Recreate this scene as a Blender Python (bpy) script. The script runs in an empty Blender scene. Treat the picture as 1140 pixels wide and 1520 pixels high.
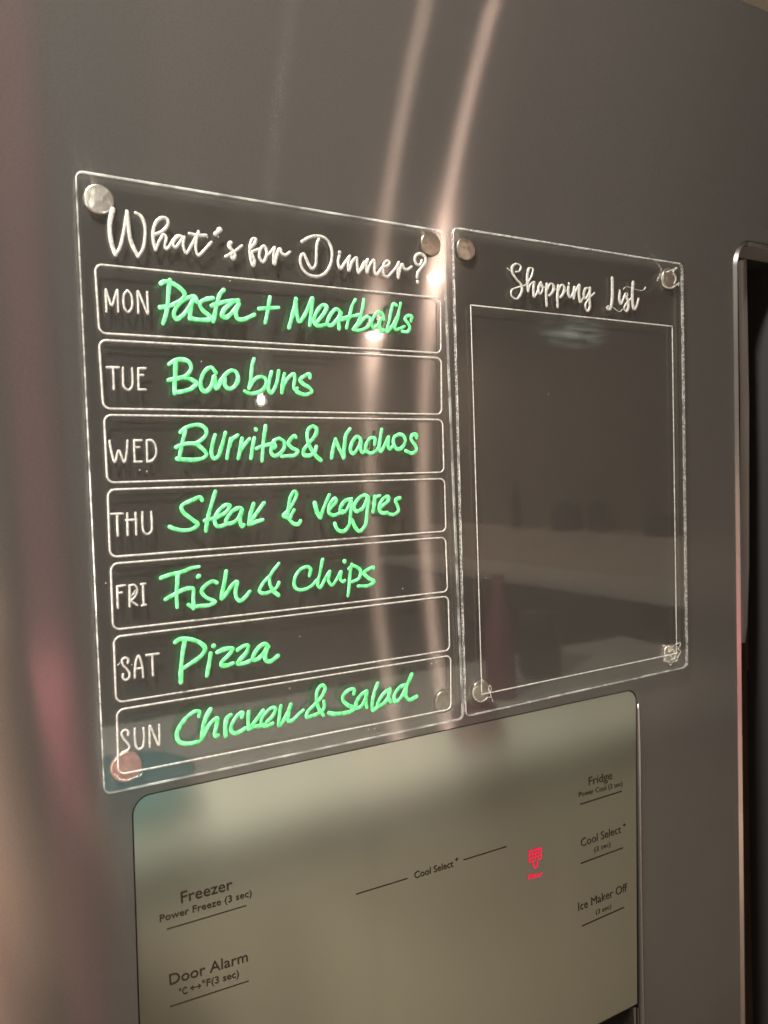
import bpy, bmesh, math, random
from mathutils import Vector, Matrix, noise
from mathutils.geometry import tessellate_polygon
random.seed(7)
sc = bpy.context.scene
COL = sc.collection
# ------------------------------------------------------------------ camera
F = 1151.9                                   # focal length in photo pixels (1140 x 1520)
CAM = Vector((-0.062, -0.3892, 0.1456))      # metres; the door front lies at y = DOOR
RC = Matrix(((0.86761742, -0.49609469, -0.03361664),
             (0.04720606, 0.01487893, 0.99877435),
             (-0.49498647, -0.86814093, 0.03632789)))   # world -> camera
DOOR = 0.0045                                # y of the steel door front
FRONT = 0.0                                  # y of the front face of the acrylic boards
BACK = 0.0024                                # y of their back face
cd = bpy.data.cameras.new('camera'); cam = bpy.data.objects.new('camera', cd); COL.objects.link(cam)
cam.matrix_world = Matrix.Translation(CAM) @ RC.transposed().to_4x4()
cd.sensor_fit = 'VERTICAL'; cd.sensor_height = 36; cd.lens = F / 1520 * 36
cd.clip_start = 0.01; cd.clip_end = 60
sc.camera = cam
cd.dof.use_dof = True; cd.dof.focus_distance = .47; cd.dof.aperture_fstop = 9.0      # a phone lens, close up
# ------------------------------------------------------------------ world, lamps, exposure
w = bpy.data.worlds.new('World'); sc.world = w; w.use_nodes = True
w.node_tree.nodes['Background'].inputs[0].default_value = (1.0, .86, .70, 1)
w.node_tree.nodes['Background'].inputs[1].default_value = 0.03
sc.view_settings.view_transform = 'Standard'; sc.view_settings.look = 'None'
sc.view_settings.exposure = 0; sc.view_settings.gamma = 1
sc.cycles.use_denoising = True
sc.cycles.transparent_max_bounces = 24
sc.cycles.max_bounces = 8; sc.cycles.diffuse_bounces = 3; sc.cycles.glossy_bounces = 4
sc.cycles.sample_clamp_indirect = 6
CEIL = 1.25
WARM = (1.0, .94, .86)
# (x, y, z, radius, watts, colour)
LAMPS = [(-0.36, -0.40, CEIL, .07, 116, WARM),       # over the place where the photographer stands
         (2.76, -4.62, CEIL, .045, 36, (1.0, .72, .60)),
         (2.30, -3.10, CEIL, .030, 19, (1.0, .72, .60)),
         (-0.30, -2.6, CEIL, .20, 58, (1.0, .94, .86))]
def U(x, y, Y=FRONT):
    """photo pixel -> point of the plane y = Y in the room"""
    d = RC.transposed() @ Vector(((x - 570) / F, (760 - y) / F, -1.0))
    return CAM + d * ((Y - CAM.y) / d.y)
# ------------------------------------------------------------------ materials
def mat(name):
    m = bpy.data.materials.new(name); m.use_nodes = True
    nt = m.node_tree; nt.nodes.clear()
    out = nt.nodes.new('ShaderNodeOutputMaterial')
    return m, nt, out
def N(nt, t, **kw):
    n = nt.nodes.new(t)
    for k, v in kw.items():
        if k.startswith('i_'):
            key = k[2:].replace('_', ' ')
            for s in n.inputs:
                if s.name.lower() == key.lower() and s.enabled: s.default_value = v; break
        else: setattr(n, k, v)
    return n
def L(nt, a, b): nt.links.new(a, b)
def coords(nt, scale):
    g = N(nt, 'ShaderNodeNewGeometry'); mp = N(nt, 'ShaderNodeMapping')
    mp.inputs['Scale'].default_value = scale; L(nt, g.outputs['Position'], mp.inputs['Vector']); return mp.outputs[0]
def simple(name, col, rough=.5, metal=0.0, spec=.5, var=.08, nscale=(30, 30, 30), bump=0.0):
    m, nt, out = mat(name)
    p = N(nt, 'ShaderNodeBsdfPrincipled'); p.inputs['Metallic'].default_value = metal
    p.inputs['Roughness'].default_value = rough; p.inputs['Specular IOR Level'].default_value = spec
    nz = N(nt, 'ShaderNodeTexNoise'); nz.inputs['Scale'].default_value = 1; nz.inputs['Detail'].default_value = 5
    L(nt, coords(nt, nscale), nz.inputs['Vector'])
    cr = N(nt, 'ShaderNodeValToRGB')
    cr.color_ramp.elements[0].position = .3; cr.color_ramp.elements[1].position = .7
    cr.color_ramp.elements[0].color = tuple(c * (1 - var) for c in col) + (1,)
    cr.color_ramp.elements[1].color = tuple(min(1, c * (1 + var)) for c in col) + (1,)
    L(nt, nz.outputs[0], cr.inputs[0]); L(nt, cr.outputs[0], p.inputs['Base Color'])
    if bump:
        b = N(nt, 'ShaderNodeBump'); b.inputs['Strength'].default_value = bump; b.inputs['Distance'].default_value = .001
        L(nt, nz.outputs[0], b.inputs['Height']); L(nt, b.outputs[0], p.inputs['Normal'])
    L(nt, p.outputs[0], out.inputs[0]); return m
def brushed(name, col, rough, aniso, diff, dcol, bump, grain=(620, 1, 1500), rvar=.008, r2=.17, w2=.35, a2=.45, bdist=.000008, cvar=.06):
    """stainless steel brushed along x"""
    m, nt, out = mat(name)
    vec = coords(nt, grain)
    nz = N(nt, 'ShaderNodeTexNoise'); nz.inputs['Scale'].default_value = 1; nz.inputs['Detail'].default_value = 3; nz.inputs['Roughness'].default_value = .6
    L(nt, vec, nz.inputs['Vector'])
    nz2 = N(nt, 'ShaderNodeTexNoise'); nz2.inputs['Scale'].default_value = 1; nz2.inputs['Detail'].default_value = 4
    L(nt, coords(nt, (14, 1, 9)), nz2.inputs['Vector'])
    bp = N(nt, 'ShaderNodeBump'); bp.inputs['Strength'].default_value = bump; bp.inputs['Distance'].default_value = bdist
    L(nt, nz.outputs[0], bp.inputs['Height'])
    g = N(nt, 'ShaderNodeBsdfAnisotropic')
    cg = N(nt, 'ShaderNodeValToRGB'); cg.color_ramp.elements[0].position = .32; cg.color_ramp.elements[1].position = .68    # scratch to scratch difference of the brushing
    cg.color_ramp.elements[0].color = tuple(c * (1 - cvar) for c in col) + (1,); cg.color_ramp.elements[1].color = tuple(min(1, c * (1 + cvar)) for c in col) + (1,)
    L(nt, nz.outputs[0], cg.inputs[0]); L(nt, cg.outputs[0], g.inputs['Color'])
    g.inputs['Anisotropy'].default_value = aniso
    mr = N(nt, 'ShaderNodeMapRange'); mr.inputs['To Min'].default_value = rough - rvar; mr.inputs['To Max'].default_value = rough + rvar
    L(nt, nz2.outputs[0], mr.inputs[0]); L(nt, mr.outputs[0], g.inputs['Roughness'])
    tg = N(nt, 'ShaderNodeCombineXYZ'); tg.inputs[0].default_value = 1
    L(nt, tg.outputs[0], g.inputs['Tangent']); L(nt, bp.outputs[0], g.inputs['Normal'])
    d = N(nt, 'ShaderNodeBsdfDiffuse')
    cr = N(nt, 'ShaderNodeMixRGB'); cr.inputs[1].default_value = tuple(c * .88 for c in dcol) + (1,); cr.inputs[2].default_value = tuple(c * 1.12 for c in dcol) + (1,)
    L(nt, nz.outputs[0], cr.inputs[0]); L(nt, cr.outputs[0], d.inputs[0])
    g2 = N(nt, 'ShaderNodeBsdfAnisotropic'); g2.inputs['Color'].default_value = col + (1,)
    g2.inputs['Anisotropy'].default_value = a2; g2.inputs['Roughness'].default_value = r2; L(nt, tg.outputs[0], g2.inputs['Tangent'])
    L(nt, bp.outputs[0], g2.inputs['Normal'])
    mw = N(nt, 'ShaderNodeMapRange'); mw.inputs['From Min'].default_value = .3; mw.inputs['From Max'].default_value = .7   # faint wipe marks
    mw.inputs['To Min'].default_value = w2 * .75; mw.inputs['To Max'].default_value = min(1, w2 * 1.25)
    L(nt, nz2.outputs[0], mw.inputs[0])
    mg = N(nt, 'ShaderNodeMixShader'); L(nt, mw.outputs[0], mg.inputs[0]); L(nt, g.outputs[0], mg.inputs[1]); L(nt, g2.outputs[0], mg.inputs[2])
    mx = N(nt, 'ShaderNodeMixShader'); mx.inputs[0].default_value = diff
    L(nt, mg.outputs[0], mx.inputs[1]); L(nt, d.outputs[0], mx.inputs[2]); L(nt, mx.outputs[0], out.inputs[0])
    return m
def clear_mat():
    m, nt, out = mat('clear_acrylic')
    t = N(nt, 'ShaderNodeBsdfTransparent'); t.inputs[0].default_value = (.972, .978, .972, 1)
    g = N(nt, 'ShaderNodeBsdfGlossy'); g.inputs['Roughness'].default_value = .025
    fr = N(nt, 'ShaderNodeFresnel')
    ge = N(nt, 'ShaderNodeNewGeometry'); io = N(nt, 'ShaderNodeMapRange')      # the sheet bends no light, so both faces reflect alike
    io.inputs['To Min'].default_value = 1.46; io.inputs['To Max'].default_value = 1 / 1.46
    L(nt, ge.outputs['Backfacing'], io.inputs[0]); L(nt, io.outputs[0], fr.inputs[0])
    nz = N(nt, 'ShaderNodeTexNoise'); nz.inputs['Scale'].default_value = 1; nz.inputs['Detail'].default_value = 2
    L(nt, coords(nt, (25, 25, 25)), nz.inputs['Vector'])
    bp = N(nt, 'ShaderNodeBump'); bp.inputs['Strength'].default_value = .03; bp.inputs['Distance'].default_value = .001
    L(nt, nz.outputs[0], bp.inputs['Height']); L(nt, bp.outputs[0], g.inputs['Normal'])
    mx = N(nt, 'ShaderNodeMixShader'); L(nt, fr.outputs[0], mx.inputs[0]); L(nt, t.outputs[0], mx.inputs[1]); L(nt, g.outputs[0], mx.inputs[2])
    L(nt, mx.outputs[0], out.inputs[0]); return m
def frosty(name, col, alpha, speck, scale, trans=.5):
    """cut or engraved acrylic: a white scattering surface with clear specks"""
    m, nt, out = mat(name)
    d = N(nt, 'ShaderNodeBsdfDiffuse'); d.inputs[0].default_value = col + (1,)
    tl = N(nt, 'ShaderNodeBsdfTranslucent'); tl.inputs[0].default_value = col + (1,)
    m1 = N(nt, 'ShaderNodeMixShader'); m1.inputs[0].default_value = trans; L(nt, d.outputs[0], m1.inputs[1]); L(nt, tl.outputs[0], m1.inputs[2])
    g = N(nt, 'ShaderNodeBsdfGlossy'); g.inputs['Roughness'].default_value = .35
    m2 = N(nt, 'ShaderNodeMixShader'); m2.inputs[0].default_value = .15; L(nt, m1.outputs[0], m2.inputs[1]); L(nt, g.outputs[0], m2.inputs[2])
    t = N(nt, 'ShaderNodeBsdfTransparent')
    nz = N(nt, 'ShaderNodeTexNoise'); nz.inputs['Scale'].default_value = 1; nz.inputs['Detail'].default_value = 3
    L(nt, coords(nt, scale), nz.inputs['Vector'])
    mr = N(nt, 'ShaderNodeMapRange'); mr.inputs['From Min'].default_value = .38; mr.inputs['From Max'].default_value = .62
    mr.inputs['To Min'].default_value = alpha - speck; mr.inputs['To Max'].default_value = min(1, alpha + speck)
    L(nt, nz.outputs[0], mr.inputs[0])
    m3 = N(nt, 'ShaderNodeMixShader'); L(nt, mr.outputs[0], m3.inputs[0]); L(nt, t.outputs[0], m3.inputs[1]); L(nt, m2.outputs[0], m3.inputs[2])
    L(nt, m3.outputs[0], out.inputs[0]); return m
def emit(name, col, s):
    m, nt, out = mat(name); e = N(nt, 'ShaderNodeEmission'); e.inputs[0].default_value = col + (1,); e.inputs[1].default_value = s
    L(nt, e.outputs[0], out.inputs[0]); return m
def ink(name, col):
    m, nt, out = mat(name)
    p = N(nt, 'ShaderNodeBsdfPrincipled'); p.inputs['Roughness'].default_value = .45
    nz = N(nt, 'ShaderNodeTexNoise'); nz.inputs['Scale'].default_value = 1; nz.inputs['Detail'].default_value = 3
    L(nt, coords(nt, (420, 420, 300)), nz.inputs['Vector'])
    cr = N(nt, 'ShaderNodeValToRGB'); cr.color_ramp.elements[0].position = .35; cr.color_ramp.elements[1].position = .65
    cr.color_ramp.elements[0].color = tuple(c * .55 for c in col) + (1,)
    cr.color_ramp.elements[1].color = (min(1, col[0] * 1.5), min(1, col[1] * 1.08), min(1, col[2] * 1.35), 1)
    L(nt, nz.outputs[0], cr.inputs[0]); L(nt, cr.outputs[0], p.inputs['Base Color'])
    tl = N(nt, 'ShaderNodeBsdfTranslucent'); L(nt, cr.outputs[0], tl.inputs[0])
    mx = N(nt, 'ShaderNodeMixShader'); mx.inputs[0].default_value = .25; L(nt, p.outputs[0], mx.inputs[1]); L(nt, tl.outputs[0], mx.inputs[2])
    L(nt, mx.outputs[0], out.inputs[0]); return m
def smear_mat(name, col, amount):
    m, nt, out = mat(name)
    d = N(nt, 'ShaderNodeBsdfDiffuse'); d.inputs[0].default_value = col + (1,); t = N(nt, 'ShaderNodeBsdfTransparent')
    tc = N(nt, 'ShaderNodeTexCoord'); mp = N(nt, 'ShaderNodeMapping'); mp.inputs['Location'].default_value = (-1, 0, -1); mp.inputs['Scale'].default_value = (2, 0, 2)
    gr = N(nt, 'ShaderNodeTexGradient', gradient_type='SPHERICAL'); L(nt, tc.outputs['Generated'], mp.inputs[0]); L(nt, mp.outputs[0], gr.inputs[0])
    nz = N(nt, 'ShaderNodeTexNoise'); nz.inputs['Scale'].default_value = 1; nz.inputs['Detail'].default_value = 6; L(nt, coords(nt, (35, 1, 260)), nz.inputs['Vector'])
    mr = N(nt, 'ShaderNodeMapRange'); mr.inputs['From Min'].default_value = .35; mr.inputs['From Max'].default_value = .75; L(nt, nz.outputs[0], mr.inputs[0])
    a = N(nt, 'ShaderNodeMath', operation='MULTIPLY'); L(nt, gr.outputs[0], a.inputs[0]); L(nt, mr.outputs[0], a.inputs[1])
    b = N(nt, 'ShaderNodeMath', operation='MULTIPLY'); L(nt, a.outputs[0], b.inputs[0]); b.inputs[1].default_value = amount
    mx = N(nt, 'ShaderNodeMixShader'); L(nt, b.outputs[0], mx.inputs[0]); L(nt, t.outputs[0], mx.inputs[1]); L(nt, d.outputs[0], mx.inputs[2]); L(nt, mx.outputs[0], out.inputs[0])
    return m
M = dict(
    smear=smear_mat('wiped_ink', (.50, .66, .60), .13),
    steel=brushed('brushed_steel', (.345, .324, .300), .235, .938, .30, (.074, .071, .068), 1.0, r2=.125, w2=.25, a2=.6, bdist=.000004, cvar=.18),
    panel=brushed('panel_film', (.345, .349, .302), .18, .55, .10, (.10, .098, .08), .2, grain=(400, 1, 2500), rvar=.0, r2=.11, w2=.55),
    clear=clear_mat(),
    edge=frosty('cut_edge', (.70, .70, .66), .26, .15, (500, 500, 650)),
    edge_smooth=frosty('polished_edge', (.78, .82, .76), .22, .10, (60, 60, 90)),
    rim=frosty('polished_rim', (.78, .80, .75), .30, .24, (60, 60, 90)),
    etch=frosty('etched_white', (.60, .59, .55), .76, .20, (700, 700, 700), trans=.3),
    thin=frosty('etched_line', (.74, .73, .68), .66, .25, (900, 900, 900), trans=.3),
    glue=frosty('dried_glue', (.85, .82, .74), .55, .45, (1200, 1200, 1200)),
    nickel=simple('nickel', (.52, .49, .44), .32, 1.0, var=.12, nscale=(300, 300, 300), bump=.25),
    worn=simple('nickel_worn', (.36, .33, .28), .30, 1.0, var=.16, nscale=(300, 300, 300), bump=.3),
    nickel_reflect=simple('nickel_pink_reflection', (.40, .25, .21), .38, .8, var=.18, nscale=(300, 300, 300), bump=.3),  # nickel with a pink reflection put into its colour
    ink=ink('green_liquid_chalk', (.13, .84, .25)),
    print=simple('dark_print', (.014, .009, .006), .9, spec=.05, var=.1),
    groove=simple('black_groove', (.006, .005, .005), .7),
    dark=simple('dark_plastic', (.012, .010, .008), .25, var=.2),
    glass=simple('smoked_glass', (.020, .013, .008), .6, spec=.08, var=.2),
    trim=simple('chrome_trim', (.28, .27, .255), .24, 1.0, var=.06, nscale=(60, 60, 20)),
    satin=simple('satin_trim', (.13, .12, .108), .38, .45, var=.08, nscale=(60, 60, 20)),
    red=emit('red_indicator', (1.0, .012, .075), 1.15),
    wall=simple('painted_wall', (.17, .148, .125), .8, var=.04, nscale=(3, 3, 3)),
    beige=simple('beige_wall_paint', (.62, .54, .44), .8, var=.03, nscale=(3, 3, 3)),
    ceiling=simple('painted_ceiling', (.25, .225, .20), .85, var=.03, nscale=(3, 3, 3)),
    floor=simple('wood_floor', (.06, .042, .03), .5, var=.25, nscale=(2, 20, 2)),
    worktop=simple('pale_worktop', (.72, .73, .66), .3, var=.06, nscale=(40, 40, 40)),
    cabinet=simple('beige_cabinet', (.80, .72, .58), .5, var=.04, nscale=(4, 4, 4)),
    cream=simple('cream_tile', (.60, .53, .45), .4, var=.05, nscale=(6, 6, 6)),
    teal=simple('teal_cloth', (.08, .30, .32), .8, var=.2, nscale=(40, 40, 40)),
    plum=simple('plum_glaze', (.16, .04, .07), .3, var=.2),
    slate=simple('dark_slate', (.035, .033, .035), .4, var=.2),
    pink=simple('pink_cotton', (.92, .32, .42), .85, var=.1, nscale=(60, 60, 60)),
    salmon=simple('salmon_cotton', (.95, .72, .60), .85, var=.1, nscale=(60, 60, 60)),
    skin=simple('skin', (.93, .66, .52), .5, var=.06),
    hair=simple('brown_hair', (.05, .03, .02), .6, var=.3, nscale=(200, 200, 20)),
    lampglass=emit('lamp_glass', (1.0, .9, .8), 45.0),
    white=simple('white_enamel', (.75, .73, .70), .4),
)
# ------------------------------------------------------------------ mesh helpers
def link(name, verts, faces, m, parent=None, smooth=False, fm=None):
    me = bpy.data.meshes.new(name); me.from_pydata([tuple(v) for v in verts], [], faces)
    for mm in (m if isinstance(m, (list, tuple)) else [m]): me.materials.append(M[mm])
    if fm: me.polygons.foreach_set('material_index', fm)
    if smooth: me.polygons.foreach_set('use_smooth', [True] * len(me.polygons))
    me.update()
    o = bpy.data.objects.new(name, me); COL.objects.link(o)
    if parent is not None:
        o.parent = parent; o.matrix_parent_inverse = parent.matrix_world.inverted() if parent.type != 'EMPTY' else Matrix.Translation(-parent.location)
    return o
def thing(name, loc, label, cat, group=None):
    o = bpy.data.objects.new(name, None); COL.objects.link(o); o.location = loc; o.empty_display_size = .05
    o['label'] = label; o['category'] = cat
    if group: o['group'] = group
    return o
def box(a, b):
    v = [(x, y, z) for x in (a[0], b[0]) for y in (a[1], b[1]) for z in (a[2], b[2])]
    f = [(0, 1, 3, 2), (4, 6, 7, 5), (0, 4, 5, 1), (2, 3, 7, 6), (0, 2, 6, 4), (1, 5, 7, 3)]
    return v, f
def bbox_obj(name, a, b, m, parent=None, bev=0.0):
    v, f = box(a, b); o = link(name, v, f, m, parent)
    if bev:
        bm = bmesh.new(); bm.from_mesh(o.data)
        bmesh.ops.recalc_face_normals(bm, faces=bm.faces)
        bmesh.ops.bevel(bm, geom=list(bm.edges), offset=bev, segments=3, affect='EDGES', profile=.5)
        bm.to_mesh(o.data); bm.free()
    return o
def catmull(pts, step=.0006):
    """smooth curve through 3-D points"""
    if len(pts) < 3:
        n = max(2, int((pts[-1] - pts[0]).length / step)); return [pts[0].lerp(pts[-1], i / n) for i in range(n + 1)]
    P = [pts[0] * 2 - pts[1]] + pts + [pts[-1] * 2 - pts[-2]]; out = []
    for i in range(1, len(P) - 2):
        p0, p1, p2, p3 = P[i - 1:i + 3]
        t0 = 0; t1 = max(1e-6, (p1 - p0).length ** .5); t2 = t1 + max(1e-6, (p2 - p1).length ** .5); t3 = t2 + max(1e-6, (p3 - p2).length ** .5)
        n = max(2, int((p2 - p1).length / step))
        for k in range(n):
            t = t1 + (t2 - t1) * k / n
            a1 = p0 * ((t1 - t) / (t1 - t0)) + p1 * ((t - t0) / (t1 - t0)); a2 = p1 * ((t2 - t) / (t2 - t1)) + p2 * ((t - t1) / (t2 - t1)); a3 = p2 * ((t3 - t) / (t3 - t2)) + p3 * ((t - t2) / (t3 - t2))
            b1 = a1 * ((t2 - t) / (t2 - t0)) + a2 * ((t - t0) / (t2 - t0)); b2 = a2 * ((t3 - t) / (t3 - t1)) + a3 * ((t - t1) / (t3 - t1))
            out.append(b1 * ((t2 - t) / (t2 - t1)) + b2 * ((t - t1) / (t2 - t1)))
    out.append(P[-2]); return out
class Strokes:
    """raised ridges lying on a plane y = const; the cross-section is a low dome"""
    def __init__(s): s.v = []; s.f = []
    def add(s, line, width, h, wob=0.0, closed=False, calli=0.0):
        n = len(line)
        if n < 2: return
        K = 6; rings = []
        seed = random.random() * 100
        T = []
        for i in range(n):
            a = line[i - 1] if (i or closed) else line[0]; b = line[(i + 1) % n] if (i < n - 1 or closed) else line[-1]
            t = b - a; t.y = 0
            T.append(t.normalized() if t.length > 1e-9 else Vector((1, 0, 0)))
        def ring(p, t, wd, hh):
            nrm = Vector((-t.z, 0, t.x)); base = len(s.v)
            for k in range(K + 1):
                a = math.pi * k / K
                s.v.append(p + nrm * (math.cos(a) * wd / 2) + Vector((0, -math.sin(a) * hh, 0)))
            return base
        for i in range(n):
            wd = width * (1 + wob * noise.noise(Vector((i * .12, seed, 0))) * 1.6)
            if calli: wd *= (1 - calli) + calli * abs(T[i].z) * (1.35 if T[i].z < 0 else .55)
            if not closed and i == 0:
                for q in (.15, .5, .8): rings.append(ring(line[0] - T[0] * wd / 2 * math.cos(math.asin(q)), T[0], wd * q, h * q))
            rings.append(ring(line[i], T[i], wd, h))
            if not closed and i == n - 1:
                for q in (.8, .5, .15): rings.append(ring(line[i] + T[i] * wd / 2 * math.cos(math.asin(q)), T[i], wd * q, h * q))
        m = len(rings)
        for i in range(m if closed else m - 1):
            a = rings[i]; b = rings[(i + 1) % m]
            for k in range(K): s.f.append((a + k, a + k + 1, b + k + 1, b + k))
        if not closed:
            s.f.append(tuple(rings[0] + k for k in range(K + 1))); s.f.append(tuple(rings[-1] + k for k in range(K, -1, -1)))
    def build(s, name, m, parent): return link(name, s.v, s.f, m, parent, smooth=True)
def pxlen(x, y, Y=FRONT): return ((U(x + 1, y, Y) - U(x - 1, y, Y)).length + (U(x, y + 1, Y) - U(x, y - 1, Y)).length) / 4
def write(strokes, crop, width, Y, h, name, m, parent, wob=.12, calli=0.0, label=None):
    """strokes traced in an enlarged crop (x0, y0, zoom) of the photo, laid on the board's plane"""
    x0, y0, z = crop; S = Strokes()
    add_write(S, strokes, crop, width, Y, h, wob, calli)
    o = S.build(name, m, parent)
    if label: o['label'] = label
    return o
def add_write(S, strokes, crop, width, Y, h, wob=.12, calli=0.0):
    x0, y0, z = crop
    for st in strokes:
        wd = width
        if isinstance(st[0], (int, float)): wd = st[0]; st = st[1:]
        pts = [U(x0 + x / z, y0 + y / z, Y) for x, y in st]
        k = pxlen(x0 + st[0][0] / z, y0 + st[0][1] / z, Y)
        S.add(catmull(pts), wd * k, h, wob, False, calli)
def rounded(quad, r, seg=8):
    """rounded outline of a quad of 3-D points (order: TL, TR, BR, BL); r may be a list"""
    out = []; n = len(quad); rr = r if isinstance(r, (list, tuple)) else [r] * n
    for i in range(n):
        p = quad[i]; a = (quad[i - 1] - p).normalized(); b = (quad[(i + 1) % n] - p).normalized(); q = rr[i]
        if q <= 1e-6: out.append(p.copy()); continue
        p1 = p + a * q; p2 = p + b * q
        for k in range(seg + 1):
            t = k / seg; ang = t * math.pi / 2
            out.append(p + a * q * (1 - math.sin(ang)) + b * q * (1 - math.cos(ang)))
    return out
def resample(loop, step=.002):
    out = []; n = len(loop)
    for i in range(n):
        a = loop[i]; b = loop[(i + 1) % n]; k = max(1, int((b - a).length / step))
        out += [a.lerp(b, j / k) for j in range(k)]
    return out
def inset(loop, d):
    n = len(loop); out = []
    for i in range(n):
        a = loop[i - 1]; b = loop[(i + 1) % n]; t = (b - a); t.y = 0; t.normalize()
        out.append(loop[i] + Vector((t.z, 0, -t.x)) * d)       # clockwise loops seen from the front: inwards
    return out
def sety(loop, y): return [Vector((p.x, y, p.z)) for p in loop]

# ================================================================== THE ROOM
def struct(o): o['kind'] = 'structure'; return o
FL = -1.30; X0, X1, YB = -1.9, 3.42, -5.2
WALLY = 0.72
def quad(name, pts, m): return struct(link(name, pts, [(0, 1, 2, 3)], m))
quad('floor', [(X0, WALLY, FL), (X0, YB, FL), (X1, YB, FL), (X1, WALLY, FL)], 'floor')
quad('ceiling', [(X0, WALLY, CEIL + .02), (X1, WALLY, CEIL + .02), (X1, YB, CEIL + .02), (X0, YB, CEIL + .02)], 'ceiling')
quad('back_wall', [(X0, WALLY, FL), (X1, WALLY, FL), (X1, WALLY, CEIL + .02), (X0, WALLY, CEIL + .02)], 'beige')
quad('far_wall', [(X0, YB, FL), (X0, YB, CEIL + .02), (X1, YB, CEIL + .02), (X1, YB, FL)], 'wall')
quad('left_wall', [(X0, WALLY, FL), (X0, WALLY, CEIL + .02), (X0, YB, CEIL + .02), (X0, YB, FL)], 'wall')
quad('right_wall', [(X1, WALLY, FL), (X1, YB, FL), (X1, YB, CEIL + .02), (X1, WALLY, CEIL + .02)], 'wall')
for i, (x, y, z, r, W, c) in enumerate(LAMPS):
    ld = bpy.data.lights.new('lamp_light', 'AREA'); ld.shape = 'DISK'; ld.size = 2 * r; ld.energy = W; ld.color = c
    lo = bpy.data.objects.new('lamp_light', ld); COL.objects.link(lo); lo.location = (x, y, z - .012)
    v = []; f = []
    prof = [(r, -.006), (r * 1.05, -.012), (r * 1.28, -.008), (r * 1.30, .02)]
    for k in range(32):
        a = 2 * math.pi * k / 32
        for q, zz in prof: v.append((x + q * math.cos(a), y + q * math.sin(a), z + zz))
        v.append((x + r * math.cos(a), y + r * math.sin(a), z + .0))
    for k in range(32):
        a = k * 5; b = ((k + 1) % 32) * 5
        for j in range(3): f.append((a + j, b + j, b + j + 1, a + j + 1))
        f.append((a, a + 4, b + 4, b))
    o = link('ceiling_lamp', v, f, 'white', None, True)
    o['label'] = ['round recessed ceiling lamp right above the refrigerator front', 'round ceiling lamp mirrored as the white spot under the word Meatballs',
                  'round ceiling lamp behind the brightest streak on the steel door', 'round ceiling lamp far behind the photographer on the left'][i]
    o['category'] = 'ceiling lamp'; o['group'] = 'round lamps in the ceiling'
# fill lamp added out of frame on the left to brighten the person's reflection
wl = bpy.data.lights.new('lamp_light', 'AREA'); wl.shape = 'DISK'; wl.size = .16; wl.energy = 34; wl.color = (1.0, .90, .80)
wo = bpy.data.objects.new('lamp_light', wl); COL.objects.link(wo); wo.location = (-.95, -.15, .06)
wo.rotation_euler = (Vector((-.05, -.62, -.30)) - wo.location).to_track_quat('-Z', 'Y').to_euler()
wt = thing('added_fill_lamp', (-1.02, -.13, FL), 'added fill lamp with a small white shade left of the refrigerator', 'fill lamp')
dv = (Vector((-.05, -.62, -.30)) - wo.location).normalized(); e1 = dv.cross(Vector((0, 0, 1))).normalized(); e2 = dv.cross(e1); cc = wo.location
v = []; f = []
for k in range(24):
    a = 2 * math.pi * k / 24; q = e1 * math.cos(a) + e2 * math.sin(a)
    v += [cc + q * .088 + dv * .004, cc + q * .07 - dv * .06, cc + q * .02 - dv * .085, cc - dv * .086]
for k in range(24):
    a = k * 4; b = ((k + 1) % 24) * 4; f += [(a, b, b + 1, a + 1), (a + 1, b + 1, b + 2, a + 2), (a + 2, b + 2, b + 3)]
link('lamp_shade', v, f, 'white', wt, True)
hp = cc - dv * .086
bbox_obj('pole', (hp.x - .008, hp.y - .008, FL + .03), (hp.x + .008, hp.y + .008, hp.z), 'white', wt)
bbox_obj('base', (hp.x - .12, hp.y - .12, FL + .001), (hp.x + .12, hp.y + .12, FL + .03), 'white', wt, .01)
# ================================================================== THE REFRIGERATOR
fr = thing('refrigerator', (.27, .35, FL), 'grey brushed steel refrigerator with control panel and recessed chrome handle', 'refrigerator')
TOPZ = .5135; DL, DR = -.35, .70; DB = -1.25
# outlines (clockwise from the front: TL, TR, BR, BL)
panelq = [U(195, 1184, DOOR), U(945.5, 1022, DOOR), U(953.5, 1560, DOOR), U(207, 1560, DOOR)]
d = (panelq[2] - panelq[1]); panelq[2] = panelq[1] + d * ((-.52 - panelq[1].z) / d.z)
d = (panelq[3] - panelq[0]); panelq[3] = panelq[0] + d * ((-.52 - panelq[0].z) / d.z)
hole1 = rounded(panelq, [.0095, .0095, .012, .012])
pocket = [U(1088.5, 351, DOOR), Vector((.565, DOOR, 0)), Vector((.565, DOOR, -.62)), U(1094.5, 1520, DOOR)]
d = U(1097, 1000, DOOR) - U(1091, 420, DOOR)
pocket[0] = U(1087.5, 352, DOOR); pocket[1].z = pocket[0].z + .0; 
pocket[3] = pocket[0] + d * ((-.62 - pocket[0].z) / d.z)
hole2 = rounded(pocket, [.022, .022, .02, .02], 10)
outer = [Vector((DL, DOOR, TOPZ)), Vector((DR, DOOR, TOPZ)), Vector((DR, DOOR, DB)), Vector((DL, DOOR, DB))]
loops = [outer, hole1, hole2]
vv = [p for lp in loops for p in lp]
tris = tessellate_polygon(loops)
door = link('door', vv, [tuple(t) for t in tris], 'steel', fr)
bm = bmesh.new(); bm.from_mesh(door.data)
bmesh.ops.recalc_face_normals(bm, faces=bm.faces)
bm.faces.ensure_lookup_table()
if bm.faces[0].normal.y > 0: bmesh.ops.reverse_faces(bm, faces=bm.faces)
bm.to_mesh(door.data); bm.free()
bbox_obj('door_body', (DL + .001, DOOR + .045, DB), (DR - .001, DOOR + .069, TOPZ - .0008), 'dark', fr)
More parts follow.
